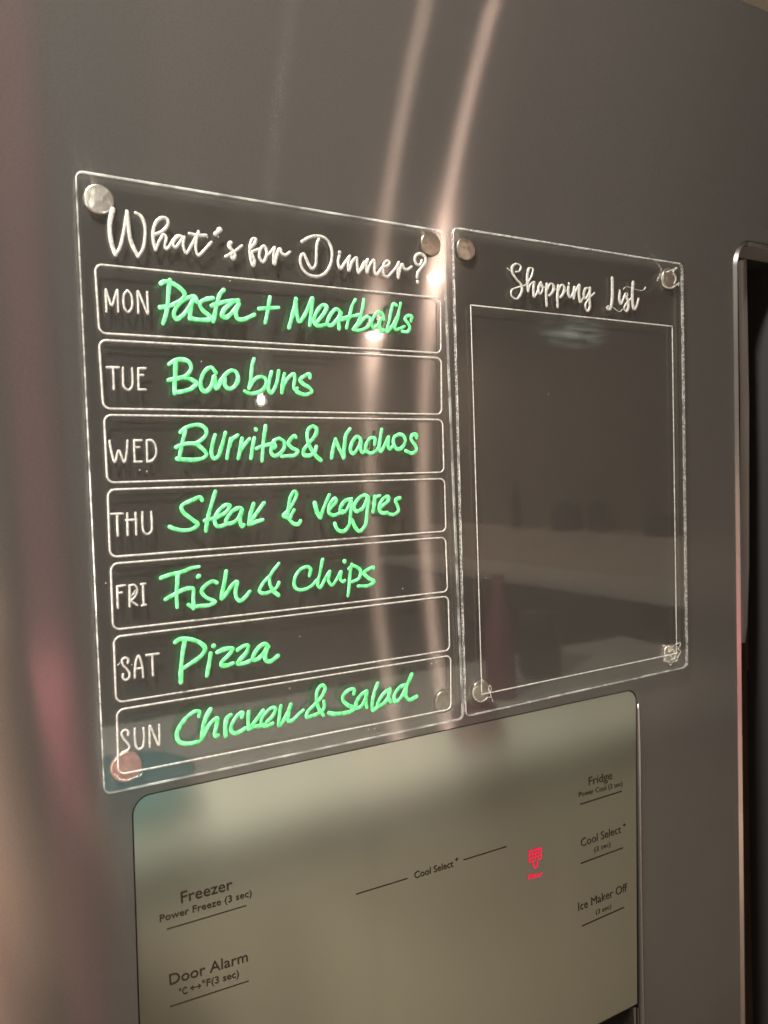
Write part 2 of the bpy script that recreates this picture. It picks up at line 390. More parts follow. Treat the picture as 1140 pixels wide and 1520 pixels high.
for a, b in (((DL, DOOR + .0005, TOPZ - .001), (DR, DOOR + .07, TOPZ)), ((DL, DOOR + .0005, DB), (DL + .001, DOOR + .07, TOPZ - .001))):
    bbox_obj('door_edge', a, b, 'satin', fr)
bbox_obj('cabinet_body', (DL + .01, DOOR + .08, FL + .03), (DR + .5, WALLY - .02, TOPZ - .012), 'satin', fr)
def skirt(name, loop, y0, y1, m, parent, slope=0.0):
    a = sety(loop, y0); b = sety(inset(loop, slope), y1); n = len(a)
    return link(name, a + b, [(i, (i + 1) % n, n + (i + 1) % n, n + i) for i in range(n)], m, parent, True)
def ringband(name, lo, li, yo, yi, m, parent):
    a = sety(lo, yo); b = sety(li, yi); n = len(a)
    return link(name, a + b, [(i, (i + 1) % n, n + (i + 1) % n, n + i) for i in range(n)], m, parent, True)
def plate(name, loop, y, m, parent):
    p = sety(loop, y); o = link(name, p, [tuple(range(len(p)))], m, parent)
    if o.data.polygons[0].normal.y > 0: o.data.flip_normals()
    return o
# dark groove round the panel opening, then a steel lip and the panel film itself
skirt('panel_groove', hole1, DOOR, DOOR + .012, 'groove', fr)
# slim bright lip on the right of the opening
lip = Strokes()
lipline = [U(948, 1046, DOOR), U(949.5, 1120, DOOR), U(951, 1250, DOOR), U(953, 1400, DOOR), U(955.5, 1540, DOOR)]
lip.add(catmull(lipline, .004), .0019, .0009)
lip.build('panel_lip', 'trim', fr)
PZ = -.2392                                      # bottom edge of the control panel
pin = inset(hole1, .0008)
top = [p for p in pin if p.z > -.2]
pl = [top[i] for i in range(len(top))]
def at_z(a, b, z): return a + (b - a) * ((z - a.z) / (b.z - a.z))
q0 = inset(rounded(panelq, 0.0), 0)
right_at = at_z(panelq[1], panelq[2], PZ) - Vector((.0008, 0, 0)); left_at = at_z(panelq[0], panelq[3], PZ) + Vector((.0008, 0, 0))
ctl_loop = pl + [right_at - Vector((.0032, 0, 0)) , left_at]
# make sure the order is TL.. TR.. BR BL
cp = plate('control_panel', ctl_loop, DOOR + .0006, 'panel', fr)
cp['label'] = 'greenish grey metal control panel with dark lettering and red filter light'
skirt('panel_edge', ctl_loop, DOOR + .0006, DOOR + .006, 'groove', fr)
# dispenser hollow below the panel
c0 = Vector((left_at.x, 0, PZ)); c1 = Vector((right_at.x, 0, PZ))
v = []
def niche(z): return [Vector((c0.x, DOOR + .004, z)), Vector((c0.x + .02, DOOR + .09, z)), Vector((c1.x - .02, DOOR + .09, z)), Vector((c1.x, DOOR + .004, z))]
a = niche(PZ - .001); b = niche(-.515)
hol = link('dispenser_niche', a + b, [(0, 1, 5, 4), (1, 2, 6, 5), (2, 3, 7, 6), (4, 5, 6, 7), (0, 3, 2, 1)], 'dark', fr)
bbox_obj('niche_trim', (c1.x - .0062, DOOR + .0012, -.51), (c1.x - .0040, DOOR + .006, PZ - .0025), 'trim', fr)
bbox_obj('niche_trim', (c1.x - .0022, DOOR + .0012, -.51), (c1.x - .0012, DOOR + .006, PZ - .0040), 'trim', fr)
bbox_obj('dispenser_spout', (c0.x + .12, DOOR + .03, PZ - .05), (c0.x + .2, DOOR + .08, PZ - .002), 'satin', fr, .006)
# recessed handle: chrome trim, satin inner frame, grip blade, black hollow, smoked back
ho = hole2
h1 = inset(ho, .0022); h2 = inset(ho, .0040); h3 = inset(ho, .0105)
tr = ringband('handle_trim', ho, h1, DOOR + .0006, DOOR - .0022, 'trim', fr); tr['label'] = 'bright rounded chrome rim of the recessed handle'
ringband('handle_trim_inner', h1, h2, DOOR - .0022, DOOR + .0005, 'trim', fr)
ringband('handle_frame', h2, h3, DOOR + .0005, DOOR + .010, 'satin', fr)
skirt('handle_hollow', h3, DOOR + .010, DOOR + .05, 'groove', fr)
plate('handle_back', inset(h3, .0005), DOOR + .044, 'glass', fr)
# grip blade inside the pocket, tapering out near its lower end
gp = [U(x, y, DOOR + .010) for x, y in ((1100, 380), (1103, 600), (1103, 840), (1103, 930), (1104, 955))]
gw = (.0075, .0085, .0085, .0055, .0006)
gv = []
for p, g in zip(gp, gw):
    gv += [p + Vector((.002, .004, 0)), p + Vector((.002 + g * .75, .0005, 0)), p + Vector((.002 + g, .003, 0)), p + Vector((.002 + g, .016, 0))]
gf = []
for i in range(len(gp) - 1):
    for k in range(3): gf.append((i * 4 + k, i * 4 + k + 1, i * 4 + k + 5, i * 4 + k + 4))
link('handle_grip', gv, gf, 'satin', fr, True)
# red-brown glow seen in the hollow comes from the room; a curved inner scoop catches it
sv = []; sf = []
for i in range(13):
    t = i / 12
    p = U(1122, 380, DOOR + .03).lerp(U(1118, 1000, DOOR + .03), t)
    for k in range(7):
        a = k / 6 * math.pi / 2
        sv.append((p.x + .006 + .035 * math.sin(a), DOOR + .043 - .012 * math.sin(a) ** 2, p.z))
for i in range(12):
    for k in range(6): sf.append((i * 7 + k, i * 7 + k + 1, i * 7 + k + 8, i * 7 + k + 7))
link('handle_scoop', sv, sf, 'glass', fr, True)
# ---- lettering on the control panel
TY = DOOR + .0006 - .0002
def panel_text(s, pl_, pr_, cap, name='panel_lettering', m='print', Y=TY, bold=0.0, label=None):
    cu = bpy.data.curves.new(name, 'FONT'); cu.body = s; cu.offset = bold; cu.resolution_u = 3
    tmp = bpy.data.objects.new(name, cu)
    COL.objects.link(tmp); dg = bpy.context.evaluated_depsgraph_get(); dg.update()
    me = bpy.data.meshes.new_from_object(tmp.evaluated_get(dg)); bpy.data.objects.remove(tmp)
    xs = [q.co.x for q in me.vertices]; x0, x1 = min(xs), max(xs)
    A = U(*pl_, Y); B = U(*pr_, Y); ux = (B - A); ln = ux.length; ux.normalize()
    mid = ((pl_[0] + pr_[0]) / 2, (pl_[1] + pr_[1]) / 2)
    hz = (U(mid[0], mid[1] - cap, Y) - U(*mid, Y)).length / .70
    for q in me.vertices:
        p = A + ux * ((q.co.x - x0) / (x1 - x0) * ln) + Vector((0, 0, 1)) * (q.co.y * hz); q.co = p
    me.materials.clear(); me.materials.append(M[m])
    o = bpy.data.objects.new(name, me); COL.objects.link(o); o.parent = cp
    if label: o['label'] = label
    return o
def sub(o): o.parent = cp; return o
def panel_line(a, b, wpx=1.3, name='underline'):
    A = U(*a, TY); B = U(*b, TY); t = (B - A).normalized(); nrm = Vector((-t.z, 0, t.x)); k = pxlen(*a, TY) * wpx / 2 * 1.1
    return sub(link(name, [A - nrm * k, B - nrm * k, B + nrm * k, A + nrm * k], [(0, 1, 2, 3)], 'print', None))
cp_par = cp
for s, a, b, c, bd in (
    ('Freezer', (269, 1341), (345.4, 1320), 17, .006), ('Power Freeze (3 sec)', (237.6, 1369), (374, 1330), 10.3, .01),
    ('Door Alarm', (251.8, 1462.8), (368.2, 1427), 16, .006), ('\u00b0C', (266.2, 1478.3), (278.5, 1474.5), 10.3, .01),
    ('\u00b0F(3 sec)', (300.4, 1466.4), (355, 1449.7), 10.3, .01),
    ('Cool Select', (615.4, 1304.6), (673.2, 1286.4), 10, .01), ('+', (676, 1280), (680.5, 1278.4), 7, .03),
    ('Fridge', (874.3, 1166.2), (909, 1156.5), 12.5, .0), ('Power Cool (3 sec)', (859.8, 1183.5), (924.4, 1166.2), 7.5, .0),
    ('Cool Select', (862.7, 1257.3), (922, 1236), 12, .0), ('+', (925, 1228.5), (929, 1227), 6, .03), ('(3 sec)', (882.5, 1265), (906.6, 1255.8), 7, .0),
    ('Ice Maker Off', (858.8, 1352.6), (931.2, 1322.7), 12.5, .0), ('(3 sec)', (884.9, 1357.9), (907.5, 1348.2), 7, .0)):
    panel_text(s, a, b, c, bold=bd)
for a, b in (((247.7, 1379.6), (366, 1344.4)), ((252.8, 1494.5), (369.5, 1456.3)), ((528.6, 1327.6), (605.3, 1304)), ((688.2, 1276.6), (751.8, 1256.8)),
             ((861.4, 1194), (923.5, 1174.4)), ((862.2, 1281.9), (925, 1258.5)), ((864.1, 1374.8), (926.4, 1347))):
    panel_line(a, b)
for a, b in (((283.5, 1467.3), (298, 1463.3)), ((283.2, 1467.4), (286.6, 1463.4)), ((283.2, 1467.2), (287.6, 1469.4)), ((298.3, 1463.2), (294.4, 1460.9)), ((298.3, 1463.4), (295, 1467.5))):
    panel_line(a, b, 1.0, 'arrow_stroke')
# red filter symbol and word, lit
RY = TY - .0001
def redline(pts, wpx, S):
    P = [U(770 + x / 21.72, 1245 + y / 21.72, RY) for x, y in pts]
    for a, b in zip(P[:-1], P[1:]): S.add([a, a.lerp(b, .5), b], pxlen(795, 1270, RY) * wpx, .0001)
S = Strokes()
q = [(340, 410), (710, 300), (722, 625), (352, 755)]
def bil(u, v_):
    a = (q[0][0] * (1 - u) + q[1][0] * u, q[0][1] * (1 - u) + q[1][1] * u); b = (q[3][0] * (1 - u) + q[2][0] * u, q[3][1] * (1 - u) + q[2][1] * u)
    return (a[0] * (1 - v_) + b[0] * v_, a[1] * (1 - v_) + b[1] * v_)
redline([bil(0, 0), bil(1, 0), bil(1, 1), bil(.78, 1)], 1.7, S); redline([bil(0, 0), bil(0, 1), bil(.26, 1)], 1.7, S)
for u in (.26, .5, .76): redline([bil(u, 0), bil(u, 1)], 1.15, S)
for v_ in (.34, .68): redline([bil(0, v_), bil(1, v_)], 1.15, S)
redline([(470, 740), (468, 850), (495, 915), (530, 940), (575, 905), (600, 850), (612, 700)], 1.9, S)
o = S.build('filter_symbol', 'red', None); sub(o); o['label'] = 'glowing red filter symbol'
panel_text('Filter', (784.3, 1306.5), (805.7, 1299.8), 7.6, 'filter_word', 'red', RY, .012, 'glowing red word Filter')
# ================================================================== THE BOARDS
def board(name, q, r, label, cat, edgem):
    c = (q[2] + q[3]) / 2
    root = thing(name, (c.x, BACK, c.z), label, cat)
    lp = resample(rounded(q, r), .003)
    ch = .00028
    fr_ = sety(inset(lp, ch), FRONT); a = sety(lp, FRONT + ch); b = sety(lp, BACK - ch); bk = sety(inset(lp, ch), BACK)
    n = len(lp); v = fr_ + a + b + bk; f = [tuple(range(n))[::-1], tuple(range(3 * n, 4 * n))]; fm = [0, 0]
    for j in range(3):
        for i in range(n):
            k = (i + 1) % n; f.append((j * n + i, j * n + k, (j + 1) * n + k, (j + 1) * n + i)); fm.append([2, 1, 2][j])
    o = link('acrylic_sheet', v, f, ['clear', edgem, 'rim'], root, False, fm)
    bm = bmesh.new(); bm.from_mesh(o.data); bmesh.ops.recalc_face_normals(bm, faces=bm.faces); bm.to_mesh(o.data); bm.free()
    return root
EY = BACK - .0003
IY = FRONT - .0001
wb = board('menu_board', [U(112, 251.5), U(659.5, 342), U(689.5, 1067.5), U(155, 1180.5)], .0036,
           'larger clear acrylic board with seven rows of green handwriting on the steel door', 'menu board', 'edge_smooth')
sb = board('shopping_board', [U(672.5, 336), U(1014.5, 391), U(1022, 990.5), U(692, 1064.5)], .0040,
           'clear acrylic board headed Shopping List, empty, on the right of the steel door', 'shopping board', 'edge')
def magnet(parent, x, y, rpx, m='nickel', label=None, asp=1.0):
    c = U(x, y, BACK + .0001); k = (U(x, y - 1, BACK) - U(x, y + 1, BACK)).length / 2; r = rpx * k
    prof = [(0, 0.0), (r * .80, 0.0), (r * .86, .00004), (r * .92, .0), (r * .985, .00015), (r, .0004), (r, DOOR - BACK - .0002)]
    v = []; f = []; n = 40
    for i in range(n):
        a = 2 * math.pi * i / n
        for q_, yy in prof[1:]: v.append((c.x + q_ * math.cos(a), c.y + yy, c.z + q_ * math.sin(a)))
    m_ = len(prof) - 1; v.append((c.x, c.y, c.z))
    for i in range(n):
        a = i * m_; b = ((i + 1) % n) * m_
        for j in range(m_ - 1): f.append((a + j, a + j + 1, b + j + 1, b + j))
        f.append((len(v) - 1, a, b))
    o = link('magnet', v, f, m, parent, True)
    bm = bmesh.new(); bm.from_mesh(o.data); bmesh.ops.recalc_face_normals(bm, faces=bm.faces); bm.to_mesh(o.data); bm.free()
    for e in o.data.polygons: pass
    if label: o['label'] = label
    return o
magnet(wb, 147.5, 295.5, 22, 'nickel', 'pale silver magnet disc in the top left corner')
magnet(wb, 640, 362.5, 17.5, 'worn'); magnet(wb, 188.5, 1139, 22.5, 'nickel_reflect', 'magnet disc with a painted reddish reflection in the bottom left corner'); magnet(wb, 661, 1041, 17, 'worn')
magnet(sb, 994.5, 413, 15.5, 'nickel')
for a in ((692.5, 369.5, 17), (715, 1025.5, 16)): magnet(sb, *a, 'worn')
magnet(sb, 996, 970, 14, 'nickel')
def glue(parent, crop, lines, wpx=1.4):
    S = Strokes(); add_write(S, lines, crop, wpx, BACK - .0001, .0002, .5); return S.build('glue_mark', 'glue', parent)
glue(sb, (940, 930, 11.4), [[(535, 440), (540, 360), (590, 330), (650, 350), (720, 300), (800, 280), (790, 330), (760, 370), (800, 430), (760, 500), (740, 570), (660, 610), (630, 655), (600, 600), (510, 580), (560, 530), (535, 440)],
     [(600, 350), (620, 420), (680, 390), (700, 460), (760, 440)], [(560, 480), (640, 500), (690, 560), (730, 520)], [2.2, (500, 330), (540, 320)], [(620, 330), (640, 390), (600, 430)], [(650, 560), (700, 530), (720, 480)]], 1.5)
glue(sb, (640, 1000, 11.4), [[(720, 260), (710, 330), (750, 430), (830, 475), (900, 450), (960, 400), (1010, 395), (1000, 330), (975, 250), (995, 200), (1020, 240), (1005, 310)], [(1015, 380), (1030, 430), (1048, 475)], [(865, 100), (890, 130)], [.8, (730, 260), (800, 200)]], 1.5)
glue(sb, (960, 300, 3.8), [[(60, 440), (75, 405)], [(95, 395), (85, 430), (95, 470), (130, 485), (165, 470), (185, 455), (180, 470)], [(110, 395), (150, 380), (170, 370), (150, 395), (165, 430), (155, 460)]], 1.6)
glue(wb, (130, 1100, 11.4), [[(690, 185), (600, 190), (510, 270), (450, 350)], [1.6, (455, 565), (490, 570), (530, 635), (640, 660), (700, 655), (770, 620), (850, 600), (860, 570)], [(880, 520), (930, 460)], [.8, (640, 465), (660, 490)], [(930, 530), (880, 600)]], 1.4)
glue(wb, (90, 230, 3.8), [[.9, (160, 265), (172, 255)], [.9, (240, 325), (290, 310)]], 1.0)
# borders of the seven day rows (engraved)
ROWS = [((141, 392), (654, 442.5), (654.5, 524), (147.5, 494.5)), ((147, 504.5), (655, 531.5), (655.5, 615), (153.5, 606.5)), ((154.5, 616), (657, 623), (659, 701), (159.5, 716.5)),
        ((160, 727), (660, 710.5), (662, 788.5), (163.5, 827)), ((164.5, 837), (661.5, 797.5), (664.5, 878), (168, 935)), ((169, 945.5), (665.5, 885), (667.5, 965), (172.5, 1043)),
        ((173.5, 1054), (669, 973), (669.5, 1052.5), (176, 1150))]
for i, q4 in enumerate(ROWS):
    lp = rounded([U(*p, EY) for p in q4], .0034, 8); lp = resample(lp, .003)
    S = Strokes(); S.add(lp, .00088, .0003, .10, True)
    S.build('row_border', 'etch', wb)
S = Strokes(); S.add(resample([U(*p, EY) for p in ((698.7, 452.8), (997.8, 484.3), (1004.5, 970), (715.3, 1030.8))], .003), .00068, .0002, .15, True)
o = S.build('list_border', 'thin', sb); o['label'] = 'thin engraved rectangle framing the empty list'
# title lettering
t1 = Strokes()
W1 = (145, 290, 7.6); W2 = (290, 310, 7.6); W3 = (430, 330, 10.364); W4 = (530, 350, 9.5)
add_write(t1, [[6.6, (172, 160), (140, 300), (138, 420), (162, 560), (203, 668)], [4.8, (203, 672), (255, 580), (290, 430), (330, 185)], [5.6, (332, 185), (345, 330), (375, 520), (455, 690)],
               [4.6, (457, 692), (512, 600), (537, 430), (522, 300), (480, 225), (428, 197)],
               [5.0, (655, 440), (740, 400), (795, 320), (780, 265), (720, 255), (660, 305), (628, 400), (630, 520), (655, 615)],
               [4.4, (658, 610), (700, 510), (750, 445), (775, 480), (760, 560), (770, 605), (800, 590), (850, 510), (905, 455), (940, 462)],
               [4.4, (960, 470), (930, 460), (890, 480), (850, 550), (875, 590), (925, 535), (975, 468), (965, 560), (1000, 652), (1050, 580), (1105, 480), (1140, 420)]], W1, 4.6, EY, .0004)
add_write(t1, [[(35, 258), (12, 350), (6, 450), (35, 525), (100, 470), (182, 378)], [(-67, 278), (20, 298), (122, 300)], [8, (276, 236), (272, 240)], [5.5, (268, 248), (225, 285)],
               [6.4, (398, 385), (384, 405), (388, 432)], [5.2, (390, 440), (425, 480), (448, 520), (440, 555), (425, 568), (412, 540), (400, 505)], [4.2, (342, 538), (430, 492), (526, 418)],
               [4.6, (620, 445), (668, 395), (682, 345), (655, 335), (622, 390), (616, 480), (628, 580), (655, 645), (668, 590), (640, 495), (720, 455)],
               [4.4, (745, 440), (775, 418), (803, 470), (795, 560), (760, 602), (725, 550), (735, 460), (775, 418)], [3.8, (800, 535), (850, 490), (895, 435)],
               [4.8, (895, 440), (884, 540), (894, 625), (915, 540), (955, 450), (975, 500), (1015, 522), (1068, 488)]], W2, 4.4, EY, .0004)
add_write(t1, [[(190, 300), (300, 232), (440, 210), (560, 255), (636, 380), (653, 520), (618, 680), (540, 790), (420, 835), (280, 800), (195, 710), (163, 590), (180, 510), (215, 485), (255, 560), (310, 680), (350, 718), (398, 660), (412, 460), (422, 330), (450, 262)],
               [5.4, (770, 464), (771, 470)], [4.3, (765, 520), (745, 610), (780, 715), (850, 630), (925, 520)], [4.3, (925, 525), (900, 640), (914, 750), (960, 620), (1030, 543), (1040, 650), (1060, 780), (1110, 700), (1150, 610)]], W3, 4.3, EY, .0004)
add_write(t1, [[(22, 525), (80, 460), (155, 328), (132, 430), (140, 525), (175, 430), (240, 342), (250, 420), (250, 500), (275, 553), (330, 480), (365, 440)],
               [(378, 440), (430, 425), (460, 385), (430, 352), (382, 395), (367, 480), (385, 560), (430, 578), (490, 520), (560, 440), (590, 378)],
               [(590, 375), (575, 480), (583, 600), (605, 490), (640, 402), (655, 450), (700, 480), (768, 438)],
               [4.2, (915, 352), (892, 410), (840, 402), (815, 340), (840, 272), (900, 256), (960, 300), (962, 380), (902, 460), (860, 525), (846, 588)], [5.2, (855, 648), (856, 655)]], W4, 4.0, EY, .0004)
o = t1.build('title_lettering', 'etch', wb); o['label'] = "script heading What's for Dinner?"
t2 = Strokes()
add_write(t2, [[1.4, (97, 213), (130, 240)], [(195, 255), (235, 245), (252, 195), (210, 163), (158, 195), (155, 260), (200, 335), (258, 405), (262, 480), (205, 560), (147, 525), (150, 460), (220, 428), (300, 405), (330, 380)],
               [(330, 380), (378, 290), (388, 220), (350, 212), (325, 300), (328, 400), (335, 470)], [(338, 460), (360, 400), (400, 368), (395, 450), (403, 540), (440, 480), (460, 420)],
               [(478, 378), (452, 430), (465, 505), (495, 470), (492, 400), (470, 378), (485, 425), (530, 430)],
               [3.6, (545, 395), (538, 500), (545, 635)], [(548, 460), (590, 385), (622, 410), (612, 480), (575, 522)], [1.2, (605, 480), (640, 455), (672, 430)],
               [3.6, (675, 412), (665, 520), (668, 648)], [(672, 480), (715, 398), (742, 430), (730, 500), (700, 540)], [1.2, (730, 500), (755, 475), (785, 450)],
               [2.6, (795, 386), (795, 392)], [(790, 430), (788, 500), (808, 545), (845, 480), (857, 440)], [(857, 432), (848, 500), (850, 560), (870, 480), (910, 400), (908, 500), (925, 600), (955, 550)],
               [(1025, 440), (985, 440), (962, 520), (980, 560), (1025, 480)], [3.6, (1032, 440), (1028, 560), (1030, 660), (1003, 700), (980, 645), (1010, 570), (1082, 492)]],
          (740, 370, 7.6), 3.6, EY, .0003, .05, .55)
add_write(t2, [[4.2, (328, 265), (332, 450), (325, 650), (300, 770), (265, 792), (237, 765), (262, 738)], [1.1, (345, 755), (400, 805), (460, 825), (497, 788)], [2.4, (458, 475), (458, 490)],
               [(455, 520), (450, 620), (475, 700), (515, 620), (535, 560)], [1.6, (590, 560), (585, 515), (550, 515), (540, 560)], [3.8, (545, 545), (595, 640), (605, 740), (568, 825), (532, 780), (560, 700), (650, 600)],
               [4.2, (682, 335), (670, 500), (675, 680), (700, 790), (740, 735), (775, 612)], [1.0, (515, 450), (545, 412), (620, 415), (720, 450), (820, 470), (868, 455)], [2.2, (872, 448), (890, 415)]],
          (880, 390, 11.4), 3.6, EY, .0003, .05, .5)
o = t2.build('title_lettering', 'etch', sb); o['label'] = 'script heading Shopping List'
# day names
DAYS = [('MON', (145, 410, 11.4), [[(152, 600), (145, 450), (136, 218), (180, 350), (240, 495), (290, 350), (330, 232), (343, 420), (350, 605)],
          [(505, 242), (452, 300), (438, 440), (465, 560), (518, 608), (570, 550), (588, 440), (560, 300), (505, 242)], [(690, 625), (685, 450), (680, 252), (760, 430), (850, 640), (846, 450), (838, 268)]]),
        ('TUE', (145, 520, 11.4), [[(155, 287), (360, 290)], [(262, 300), (270, 480), (275, 658)], [(428, 292), (430, 450), (448, 620), (520, 670), (580, 620), (592, 450), (582, 302)],
          [(690, 305), (810, 305)], [(690, 305), (690, 480), (695, 665)], [(695, 665), (815, 665)], [(690, 420), (770, 420)]]),
        ('WED', (150, 630, 11.4), [[(145, 277), (175, 450), (235, 640), (300, 440), (395, 640), (435, 480), (450, 275)], [(560, 272), (685, 270)], [(560, 275), (565, 450), (575, 630)], [(575, 632), (690, 630)], [(560, 387), (650, 385)],
          [(775, 280), (780, 450), (785, 630)], [(785, 632), (860, 615), (925, 530), (936, 430), (900, 310), (840, 265), (775, 275)]]),
        ('THU', (150, 740, 11.4), [[(170, 262), (370, 256)], [(275, 290), (280, 450), (287, 630)], [(445, 250), (450, 430), (456, 620)], [(585, 240), (595, 430), (600, 610)], [(425, 367), (600, 357)],
          [(703, 230), (705, 450), (730, 572), (790, 602), (850, 560), (862, 400), (850, 225)]]),
        ('FRI', (155, 850, 11.4), [[(350, 215), (215, 235)], [(215, 235), (225, 400), (230, 600)], [(225, 345), (300, 335)], [(428, 230), (430, 400), (430, 575)], [(420, 225), (500, 205), (555, 270), (540, 370), (490, 440), (430, 480)], [(450, 480), (560, 555)],
          [(620, 198), (690, 186)], [(655, 195), (660, 370), (668, 550)], [(635, 557), (705, 543)], [.8, (450, 400), (520, 340), (460, 380), (530, 290)]]),
        ('SAT', (160, 950, 11.4), [[(338, 395), (347, 330), (300, 300), (245, 330), (255, 415), (320, 490), (370, 570), (355, 650), (300, 677), (257, 640), (260, 580)],
          [(460, 640), (465, 480), (485, 330), (520, 262), (560, 350), (590, 480), (600, 630)], [(460, 492), (580, 472)], [(655, 260), (860, 230)], [(757, 265), (760, 420), (768, 600)], [1.0, (160, 425), (190, 405), (205, 378)]]),
        ('SUN', (160, 1050, 11.4), [[(343, 468), (345, 410), (290, 380), (235, 430), (270, 530), (350, 625), (365, 690), (320, 735), (250, 762)],
          [(458, 360), (460, 520), (480, 660), (525, 708), (590, 670), (615, 520), (605, 350)], [(713, 670), (710, 480), (710, 310), (780, 460), (865, 640), (875, 480), (868, 295)]])]
for nm, crop, st in DAYS:
    write(st, crop, 3.1, EY, .0003, 'day_lettering', 'etch', wb, .12, 0, 'engraved ' + nm)
# green handwriting, one object a line
G = {}
G['Pasta + Meatballs'] = [((225, 400, 7.125), 6.2, [[(195, 112), (180, 250), (168, 400), (148, 500), (126, 572)], [(102, 148), (130, 132), (195, 140), (290, 190), (352, 262), (320, 322), (230, 372), (150, 395), (92, 402)],
      [(482, 345), (455, 290), (390, 300), (290, 372), (238, 470), (265, 525), (330, 490), (400, 400), (448, 315)], [(440, 320), (415, 420), (407, 520)],
      [(648, 305), (580, 315), (512, 362), (540, 430), (610, 490), (635, 520), (570, 535), (480, 530), (412, 518)], [(763, 218), (722, 270), (688, 390), (655, 550)], [(638, 385), (760, 348), (918, 328)],
      [(922, 330), (860, 352), (775, 420), (748, 490), (790, 508), (850, 462), (920, 375)], [(925, 365), (892, 460), (910, 520), (970, 530), (1088, 480)]]),
   ((375, 430, 7.125), 5.4, [[(68, 202), (275, 190)], [(185, 80), (162, 220), (136, 348)], [6.2, (460, 100), (435, 230), (387, 400)], [(458, 110), (465, 230), (495, 340), (560, 255), (633, 90), (622, 230), (606, 378)],
      [(690, 335), (760, 245), (785, 178), (745, 165), (680, 235), (652, 340), (690, 383), (770, 372)], [(935, 245), (890, 207), (830, 260), (790, 365), (830, 380), (900, 310), (935, 245), (912, 330), (916, 412)]]),
   ((490, 430, 8.143), 4.6, [[(308, 122), (270, 190), (240, 300), (200, 462)], [(110, 260), (140, 335), (250, 325), (350, 305)], [(142, 365), (240, 340)], [(410, 120), (385, 260), (340, 400), (290, 470)],
      [(300, 478), (370, 395), (440, 330), (492, 350), (482, 420), (420, 472), (330, 495), (278, 480)], [(648, 362), (632, 285), (590, 270), (540, 315), (508, 400), (522, 465), (570, 440), (620, 345), (600, 430), (625, 502), (650, 488)],
      [(802, 190), (770, 172), (745, 235), (715, 380), (690, 505), (760, 430), (805, 340)], [(855, 165), (815, 340), (782, 460), (800, 482), (902, 445)], [(980, 378), (988, 330), (940, 315), (905, 355), (945, 410), (965, 460), (940, 508), (872, 505)]])]
G['Bao buns'] = [((235, 520, 8.143), 6.0, [[(212, 150), (205, 300), (198, 420), (200, 522)], [(132, 168), (200, 125), (290, 112), (370, 142), (398, 210), (360, 290), (300, 328), (210, 345), (125, 362)], [(250, 338), (320, 335), (400, 355), (462, 400), (400, 465), (300, 498), (205, 510)],
      [(700, 275), (640, 208), (570, 250), (516, 370), (530, 475), (580, 500), (640, 440), (680, 310), (688, 400), (702, 462), (745, 410), (800, 330)], [(805, 340), (810, 430), (860, 468), (930, 430), (965, 340), (940, 262), (890, 245), (820, 290), (745, 385)]]),
   ((350, 520, 8.769), 5.2, [[(238, 112), (215, 200), (200, 350), (175, 495)], [(180, 490), (240, 390), (320, 345), (385, 368), (400, 430), (360, 510), (260, 558), (170, 560), (118, 532)],
      [(467, 282), (442, 380), (428, 510), (455, 562), (500, 510), (540, 400), (560, 268)], [(635, 305), (615, 430), (602, 550)], [(605, 530), (640, 430), (700, 345), (760, 308), (770, 360), (757, 480), (772, 518), (800, 495)],
      [(968, 358), (960, 312), (900, 335), (838, 385), (880, 440), (960, 490), (992, 540), (930, 575), (860, 570), (798, 540)]])]
G['Burritos & Nachos'] = [((250, 620, 9.5), 5.6, [[(240, 185), (205, 330), (175, 470), (150, 590)], [(172, 205), (240, 150), (350, 108), (460, 110), (532, 170), (530, 245), (460, 322), (380, 360), (260, 368), (180, 390), (108, 418)],
      [(330, 365), (390, 375), (470, 430), (540, 520), (500, 568), (400, 593), (250, 595), (122, 580)], [(660, 245), (625, 370), (610, 510), (645, 580), (700, 550), (750, 420), (805, 212)],
      [(880, 300), (850, 440), (828, 575)], [(862, 410), (895, 315), (980, 248)], [(1040, 295), (1020, 420), (988, 575)], [(1010, 480), (1065, 395), (1145, 302)]]),
   ((360, 620, 8.769), 5.2, [[(155, 268), (130, 400), (112, 530)], [6.4, (173, 153), (176, 157)], [(302, 108), (275, 300), (256, 568)], [(182, 403), (260, 370), (370, 345), (415, 335)],
      [(480, 270), (540, 312), (545, 390), (490, 468), (420, 500), (376, 460), (382, 370), (412, 300), (480, 270)], [(405, 330), (432, 378), (405, 400)], [(695, 258), (680, 238), (630, 280), (597, 340), (640, 390), (722, 440), (680, 490), (590, 500), (512, 505)],
      [(1020, 556), (950, 490), (875, 370), (842, 250), (862, 150), (920, 112), (968, 150), (950, 230), (862, 340), (800, 420), (802, 480), (870, 495), (938, 450), (963, 382)]]),
   ((480, 620, 7.125), 5.0, [[5.6, (87, 425), (105, 330), (130, 230)], [(130, 235), (170, 330), (215, 430)], [(217, 425), (225, 300), (240, 185), (283, 120)], [(395, 225), (360, 200), (312, 250), (287, 340), (312, 382), (370, 320), (398, 235), (395, 330), (412, 372), (450, 350)],
      [(545, 285), (545, 218), (500, 217), (458, 280), (450, 340), (500, 378), (560, 350), (590, 310)], [(618, 125), (602, 230), (592, 330), (610, 358), (650, 290), (692, 202), (685, 290), (702, 332), (740, 300)],
      [(800, 178), (752, 205), (742, 270), (780, 332), (830, 320), (868, 245), (840, 185), (800, 178)], [(988, 212), (985, 182), (940, 187), (930, 230), (970, 290), (985, 340), (940, 378), (872, 350)]])]
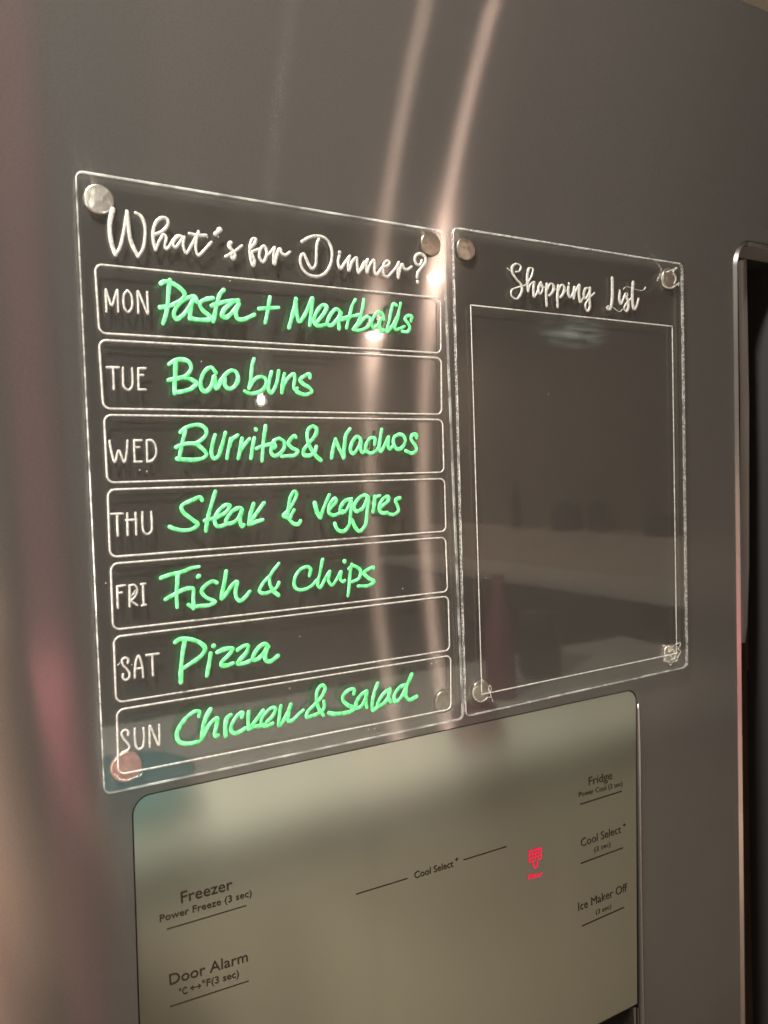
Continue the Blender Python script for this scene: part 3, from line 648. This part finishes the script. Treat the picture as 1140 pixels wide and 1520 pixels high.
G['Steak & veggies'] = [((240, 720, 7.125), 5.8, [[(428, 160), (408, 132), (330, 160), (212, 225), (225, 282), (330, 370), (382, 415), (340, 462), (230, 480), (140, 465), (85, 442)], [(570, 70), (530, 200), (490, 350), (470, 485)], [(455, 378), (560, 350)],
      [(575, 350), (680, 290), (722, 218), (680, 212), (602, 280), (562, 380), (590, 438), (680, 420)], [(850, 280), (845, 250), (800, 247), (730, 300), (682, 390), (720, 410), (800, 370), (848, 280), (830, 370), (850, 440), (868, 425)],
      [(973, 200), (940, 310), (922, 415)], [(928, 408), (990, 320), (1082, 192)], [(930, 415), (1000, 390), (1070, 370)]]),
   ((400, 720, 5.4286), 5.2, [[(250, 290), (240, 313), (200, 313), (150, 270), (112, 248), (140, 220), (190, 150), (220, 70), (202, 52), (172, 95), (157, 170), (148, 235)], [(200, 202), (165, 268)], [6.4, (365, 145), (385, 220), (410, 258)], [(412, 262), (440, 180), (483, 82)],
      [(490, 190), (540, 132), (530, 107), (492, 150), (480, 220), (510, 245), (560, 230), (590, 210)], [(662, 112), (610, 130), (572, 190), (580, 225), (620, 205), (660, 130), (655, 230), (640, 330), (600, 373), (550, 360), (527, 312)],
      [(800, 102), (770, 82), (710, 120), (682, 180), (702, 213), (750, 190), (795, 105), (787, 220), (770, 330), (725, 373), (692, 340), (667, 280)], [5.8, (850, 95), (845, 160), (835, 215)], [(855, 98), (890, 86)],
      [(900, 180), (960, 120), (955, 95), (910, 120), (885, 180), (900, 222), (950, 225)], [(1052, 105), (1018, 122), (1035, 175), (1040, 210), (1002, 238), (967, 235)]])]
G['Fish & Chips'] = [((230, 830, 7.6), 5.8, [[(68, 215), (160, 180), (300, 148), (420, 102), (498, 87)], [(258, 185), (250, 330), (246, 440), (252, 545)], [(122, 455), (220, 400), (330, 345), (430, 332), (435, 430), (436, 555)], [7.0, (488, 200), (496, 192)],
      [(698, 268), (650, 252), (572, 300), (528, 360), (562, 420), (640, 462), (682, 482), (620, 518), (500, 530), (430, 543), (380, 516)], [(805, 138), (782, 280), (752, 450), (800, 400), (870, 300), (928, 255), (910, 370), (922, 440), (960, 472), (1020, 430), (1072, 368)]]),
   ((370, 820, 5.7), 4.8, [[6.0, (248, 363), (200, 325)], [(200, 325), (175, 262), (182, 192), (252, 95)], [(182, 190), (112, 270), (87, 328), (120, 348), (190, 328), (238, 290), (252, 255)], [(510, 198), (520, 142), (490, 122), (430, 150), (386, 220), (388, 296), (440, 318), (520, 290), (575, 235)],
      [(622, 62), (600, 170), (582, 280), (600, 298), (640, 230), (685, 158), (672, 240), (700, 278), (740, 230), (778, 162), (772, 230), (798, 250), (808, 238)], [6.4, (806, 75), (807, 79)], [(868, 102), (852, 200), (845, 300), (836, 368)], [(845, 138), (880, 115), (940, 152), (930, 218), (872, 250)],
      [(1052, 138), (1052, 124), (1010, 142), (972, 175), (1010, 218), (1055, 245), (1020, 278), (922, 287)]])]
G['Pizza'] = [((245, 930, 6.333), 6.4, [[(185, 145), (165, 270), (152, 400), (150, 525)], [(97, 148), (140, 122), (240, 122), (340, 160), (378, 210), (340, 278), (260, 338), (182, 388)], [6.2, (430, 255), (415, 350), (395, 465)], [6.8, (456, 182), (458, 185)],
      [(493, 243), (560, 215), (638, 208), (600, 270), (540, 330), (532, 362), (580, 368), (638, 347)], [(683, 222), (730, 190), (780, 178), (770, 240), (700, 320), (682, 350), (740, 348), (800, 325)],
      [(972, 192), (940, 167), (890, 190), (840, 260), (825, 315), (870, 308), (930, 250), (965, 190), (942, 270), (952, 320), (990, 328), (1062, 278)]])]
G['Chicken & Salad'] = [((250, 1030, 8.143), 6.0, [[(372, 272), (375, 218), (320, 215), (220, 290), (132, 410), (102, 500), (130, 578), (230, 605), (368, 580)], [6.6, (508, 188), (450, 300), (420, 430), (405, 545)], [(425, 510), (500, 370), (588, 295), (580, 400), (562, 480), (575, 515), (598, 505)],
      [6.2, (755, 258), (712, 292), (690, 400), (695, 512)], [(888, 280), (898, 228), (840, 260), (770, 370), (762, 450), (810, 478), (880, 450), (928, 417)], [(973, 218), (965, 330), (970, 428)], [(975, 425), (1060, 320), (1145, 205)], [(975, 430), (1060, 392), (1150, 375)]]),
   ((380, 1010, 8.769), 5.4, [[(142, 545), (220, 462), (258, 372), (220, 352), (132, 420), (72, 520), (90, 588), (150, 595), (218, 562)], [(0, 603), (70, 590)], [(325, 335), (310, 450), (300, 595), (350, 540), (420, 400), (455, 308), (430, 420), (425, 528), (480, 518), (550, 450), (618, 392)],
      [(880, 455), (820, 370), (790, 250), (800, 135), (860, 65), (900, 92), (870, 190), (780, 300), (670, 420), (662, 478), (740, 460), (850, 410), (890, 350), (885, 272)]]),
   ((480, 980, 7.6), 5.6, [[(345, 378), (350, 332), (300, 332), (232, 390), (222, 450), (280, 510), (350, 545), (310, 580), (220, 600), (120, 608), (65, 595)],
      [(488, 352), (430, 390), (372, 480), (372, 540), (430, 520), (488, 402), (490, 352), (480, 450), (492, 532)], [(613, 265), (575, 370), (552, 500), (562, 568), (612, 528)], [(752, 330), (700, 360), (632, 450), (615, 515), (660, 505), (730, 430), (755, 332), (737, 420), (760, 468)],
      [(918, 282), (860, 312), (802, 400), (812, 470), (870, 430), (930, 320), (998, 160)], [(935, 315), (930, 400), (970, 448), (1052, 412)]])]
for nm, parts in G.items():
    S = Strokes()
    for crop, wd, st in parts: add_write(S, st, crop, wd, IY, .00025, .16)
    o = S.build('handwriting', 'ink', wb); o['label'] = 'green handwriting reading ' + nm
# dust specks on the acrylic
S = Strokes()
for x, y in ((814, 585), (721, 858), (299, 537), (341, 417), (207, 698), (218, 700), (430, 1022), (324, 352), (302, 349), (308, 353), (556, 1082), (547, 1083), (445, 945), (640, 985), (648, 983), (598, 874), (560, 1076), (157, 866), (196, 987), (180, 835)):
    p = U(x, y, FRONT - .00005); a = random.random() * 3; k = .0003 * random.uniform(.5, 1.2); S.add([p, p + Vector((math.cos(a), 0, math.sin(a))) * k * .5, p + Vector((math.cos(a), 0, math.sin(a))) * k], .0004, .0001)
o = S.build('dust_speck', 'etch', wb); o['kind'] = 'stuff'
for par, x, y, wx, wy, m, lb in ((sb, 850, 494, 58, 24, 'smear', 'faint greenish smear near the top of the empty list'),):
    q_ = [U(x - wx, y - wy, FRONT - .00004), U(x - wx, y + wy, FRONT - .00004), U(x + wx, y + wy, FRONT - .00004), U(x + wx, y - wy, FRONT - .00004)]
    o = link('smudge', q_, [(0, 1, 2, 3)], m, par); o['label'] = lb
# ================================================================== WHAT THE STEEL REFLECTS
# island behind the photographer
isl = thing('kitchen_island', (.6, -1.15, FL), 'beige kitchen island with pale worktop mirrored in the control panel', 'kitchen island')
bbox_obj('worktop', (-.75, -1.50, -.43), (1.93, -.80, -.40), 'worktop', isl, .004)
bbox_obj('cabinet', (-.72, -1.47, FL + .08), (1.90, -.86, -.4302), 'slate', isl, .002)  # dark body in the gap below the worktop paints in its overhang shade
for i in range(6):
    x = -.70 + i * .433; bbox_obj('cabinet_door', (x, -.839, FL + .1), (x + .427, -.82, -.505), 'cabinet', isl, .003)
# counter along the right wall
cn = thing('kitchen_counter', (3.06, -2.4, FL), 'long kitchen counter under a cream splashback mirrored in the shopping board', 'kitchen counter')
bbox_obj('worktop', (2.72, -4.6, -.44), (X1 - .001, -.3, -.40), 'worktop', cn, .004)
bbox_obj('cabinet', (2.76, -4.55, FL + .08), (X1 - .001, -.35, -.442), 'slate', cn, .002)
bbox_obj('splashback', (X1 - .26, -4.6, -.399), (X1 - .0015, -.3, -.18), 'cream', cn)
def lathe(prof, x, y, z, n=24):
    v = []; f = []; k = len(prof)
    for i in range(n):
        a = 2 * math.pi * i / n
        for r, h in prof: v.append((x + r * math.cos(a), y + r * math.sin(a), z + h))
    for i in range(n):
        a = i * k; b = ((i + 1) % n) * k
        for j in range(k - 1): f.append((a + j, b + j, b + j + 1, a + j + 1))
    return v, f
bott = [(.0, 0), (.036, 0), (.038, .01), (.038, .17), (.03, .2), (.013, .24), (.013, .29), (.016, .292), (.016, .31), (0, .31)]
jar = [(.0, 0), (.055, 0), (.06, .02), (.06, .13), (.05, .15), (.052, .152), (.052, .175), (0, .175)]
pot = [(.0, 0), (.09, 0), (.10, .02), (.10, .14), (.104, .145), (.02, .17), (.02, .19), (0, .19)]
for nm, prof, x, y, z, m, lb in (('bottle', bott, 3.29, -3.7, -.18, 'slate', 'dark bottle on the ledge of the counter mirrored in the shopping board'), ('cooking_pot', pot, 3.28, -3.2, -.18, 'slate', 'dark lidded pot on the counter ledge between bottle and jar'),
        ('jar', jar, 3.29, -2.95, -.18, 'slate', 'grey jar next to the pot on the counter ledge'), ('bread_bin', [(0, 0), (.11, 0), (.12, .03), (.12, .07), (.08, .11), (0, .12)], 3.28, -2.45, -.18, 'slate', 'wide dark bread bin at the middle of the counter ledge'),
        ('bottle', bott, 1.14, -1.15, -.40, 'plum', 'plum bottle standing on the island, mirrored low in the shopping board'), ('canister', jar, 1.37, -1.27, -.40, 'slate', 'dark blue canister beside the plum bottle on the island'),
        ('sugar_pot', [(0, 0), (.05, 0), (.06, .03), (.045, .07), (.02, .08), (0, .08)], .90, -.93, -.40, 'plum', 'small plum pot near the front edge of the island'),
        ('bowl', [(0, .005), (.05, 0), (.10, .05), (.12, .07), (.115, .07), (.09, .045), (0, .02)], .18, -.95, -.40, 'teal', 'teal bowl on the front of the island worktop')):
    v, f = lathe(prof, x, y, z); o = link(nm, v, f, m, None, True); o['label'] = lb; o['category'] = nm.replace('_', ' ')
# the photographer, a blurred pink figure in the steel
def skin_body(name, joints, edges, m, parent, lvl=2):
    me = bpy.data.meshes.new(name); me.from_pydata([j[0] for j in joints], edges, [])
    o = bpy.data.objects.new(name, me); COL.objects.link(o)
    md = o.modifiers.new('skin', 'SKIN'); me.skin_vertices  # created with the modifier
    for i, j in enumerate(joints):
        sv_ = me.skin_vertices[0].data[i]; r = j[1]; sv_.radius = r if isinstance(r, tuple) else (r, r); sv_.use_root = (i == 0)
    s = o.modifiers.new('sub', 'SUBSURF'); s.levels = lvl; s.render_levels = lvl
    me.materials.append(M[m]); o.parent = parent; o.matrix_parent_inverse = Matrix.Translation(-parent.location); return o
px, py = -.142, -.65
per = thing('person', (px, py, FL), 'person in a pink top holding up a phone, a blur in the steel', 'person')
J = [((px, py, -0.500), (.15, .10)), ((px, py, -0.300), (.14, .095)), ((px, py + .01, -0.120), (.16, .10)), ((px, py, -0.050), (.06, .055)), ((px, py + .01, 0.020), (.055, .055)), ((px, py + .02, 0.080), (.075, .09)), ((px, py + .01, 0.170), (.07, .085)),
     ((px - .17, py, -0.110), .055), ((px - .23, py + .05, -0.300), .045), ((px - .10, py + .20, -0.100), .034), ((-.125, -.42, .05), .03),
     ((px + .17, py, -0.110), .055), ((.05, -.53, -.38), .072), ((-.015, -.47, -.14), .045), ((-.035, -.425, .05), .03),
     ((px - .09, py, -0.630), .08), ((px - .10, py + .01, -0.850), .06), ((px - .10, py - .01, -1.240), .04), ((px - .10, py + .12, -1.270), .04),
     ((px + .09, py, -0.630), .08), ((px + .10, py + .01, -0.850), .06), ((px + .10, py - .01, -1.240), .04), ((px + .10, py + .12, -1.270), .04)]
Ed = [(0, 1), (1, 2), (2, 3), (3, 4), (4, 5), (5, 6), (2, 7), (7, 8), (8, 9), (9, 10), (2, 11), (11, 12), (12, 13), (13, 14), (0, 15), (15, 16), (16, 17), (17, 18), (0, 19), (19, 20), (20, 21), (21, 22)]
skin_body('body', J, Ed, 'skin', per)
T = [((px, py, -0.440), (.165, .115)), ((px, py, -0.300), (.155, .108)), ((px, py + .01, -0.120), (.175, .115)), ((px, py, -0.070), (.07, .065)),
     ((px - .18, py, -0.110), .068), ((px - .235, py + .05, -0.290), .06), ((px + .18, py, -0.110), .068), ((px + .165, py + .08, -0.270), .066), ((.008, -.51, -.25), .066), ((-.02, -.475, -.15), .054)]
skin_body('pink_top', T, [(0, 1), (1, 2), (2, 3), (2, 4), (4, 5), (2, 6), (6, 7), (7, 8), (8, 9)], 'pink', per)
K = [((px, py, -0.520), (.165, .12)), ((px, py, -0.440), (.15, .11)), ((px - .09, py, -0.640), .10), ((px - .10, py + .01, -0.850), .08), ((px - .10, py, -1.200), .065), ((px + .09, py, -0.640), .10), ((px + .10, py + .01, -0.850), .08), ((px + .10, py, -1.200), .065)]
skin_body('trousers', K, [(0, 1), (0, 2), (2, 3), (3, 4), (0, 5), (5, 6), (6, 7)], 'salmon', per)
skin_body('hair', [((px, py - .03, 0.160), (.09, .085)), ((px, py - .06, 0.060), (.085, .06)), ((px, py - .07, -0.060), (.07, .045))], [(0, 1), (1, 2)], 'hair', per)
ph = bbox_obj('phone', (CAM.x - .056, CAM.y - .013, CAM.z - .13), (CAM.x + .018, CAM.y - .004, CAM.z + .018), 'dark', None, .003)
ph['label'] = 'black phone held up by the person in pink'; ph['category'] = 'phone'

pen = thing('pendant_lamp', (1.417, -3.458, .6), 'small bare bulb hanging over the kitchen, mirrored under the word Bao', 'pendant lamp')
v, f = lathe([(.020 * math.sin(math.pi * k / 12), -.020 * math.cos(math.pi * k / 12)) for k in range(11)] + [(.012, .03), (.013, .038)], 1.417, -3.458, .6)
link('bulb', v, f, 'lampglass', pen, True)
v, f = lathe([(.016, .036), (.02, .04), (.02, .075), (.004, .082), (.003, .64)], 1.417, -3.458, .6); link('cord', v, f, 'dark', pen, True)
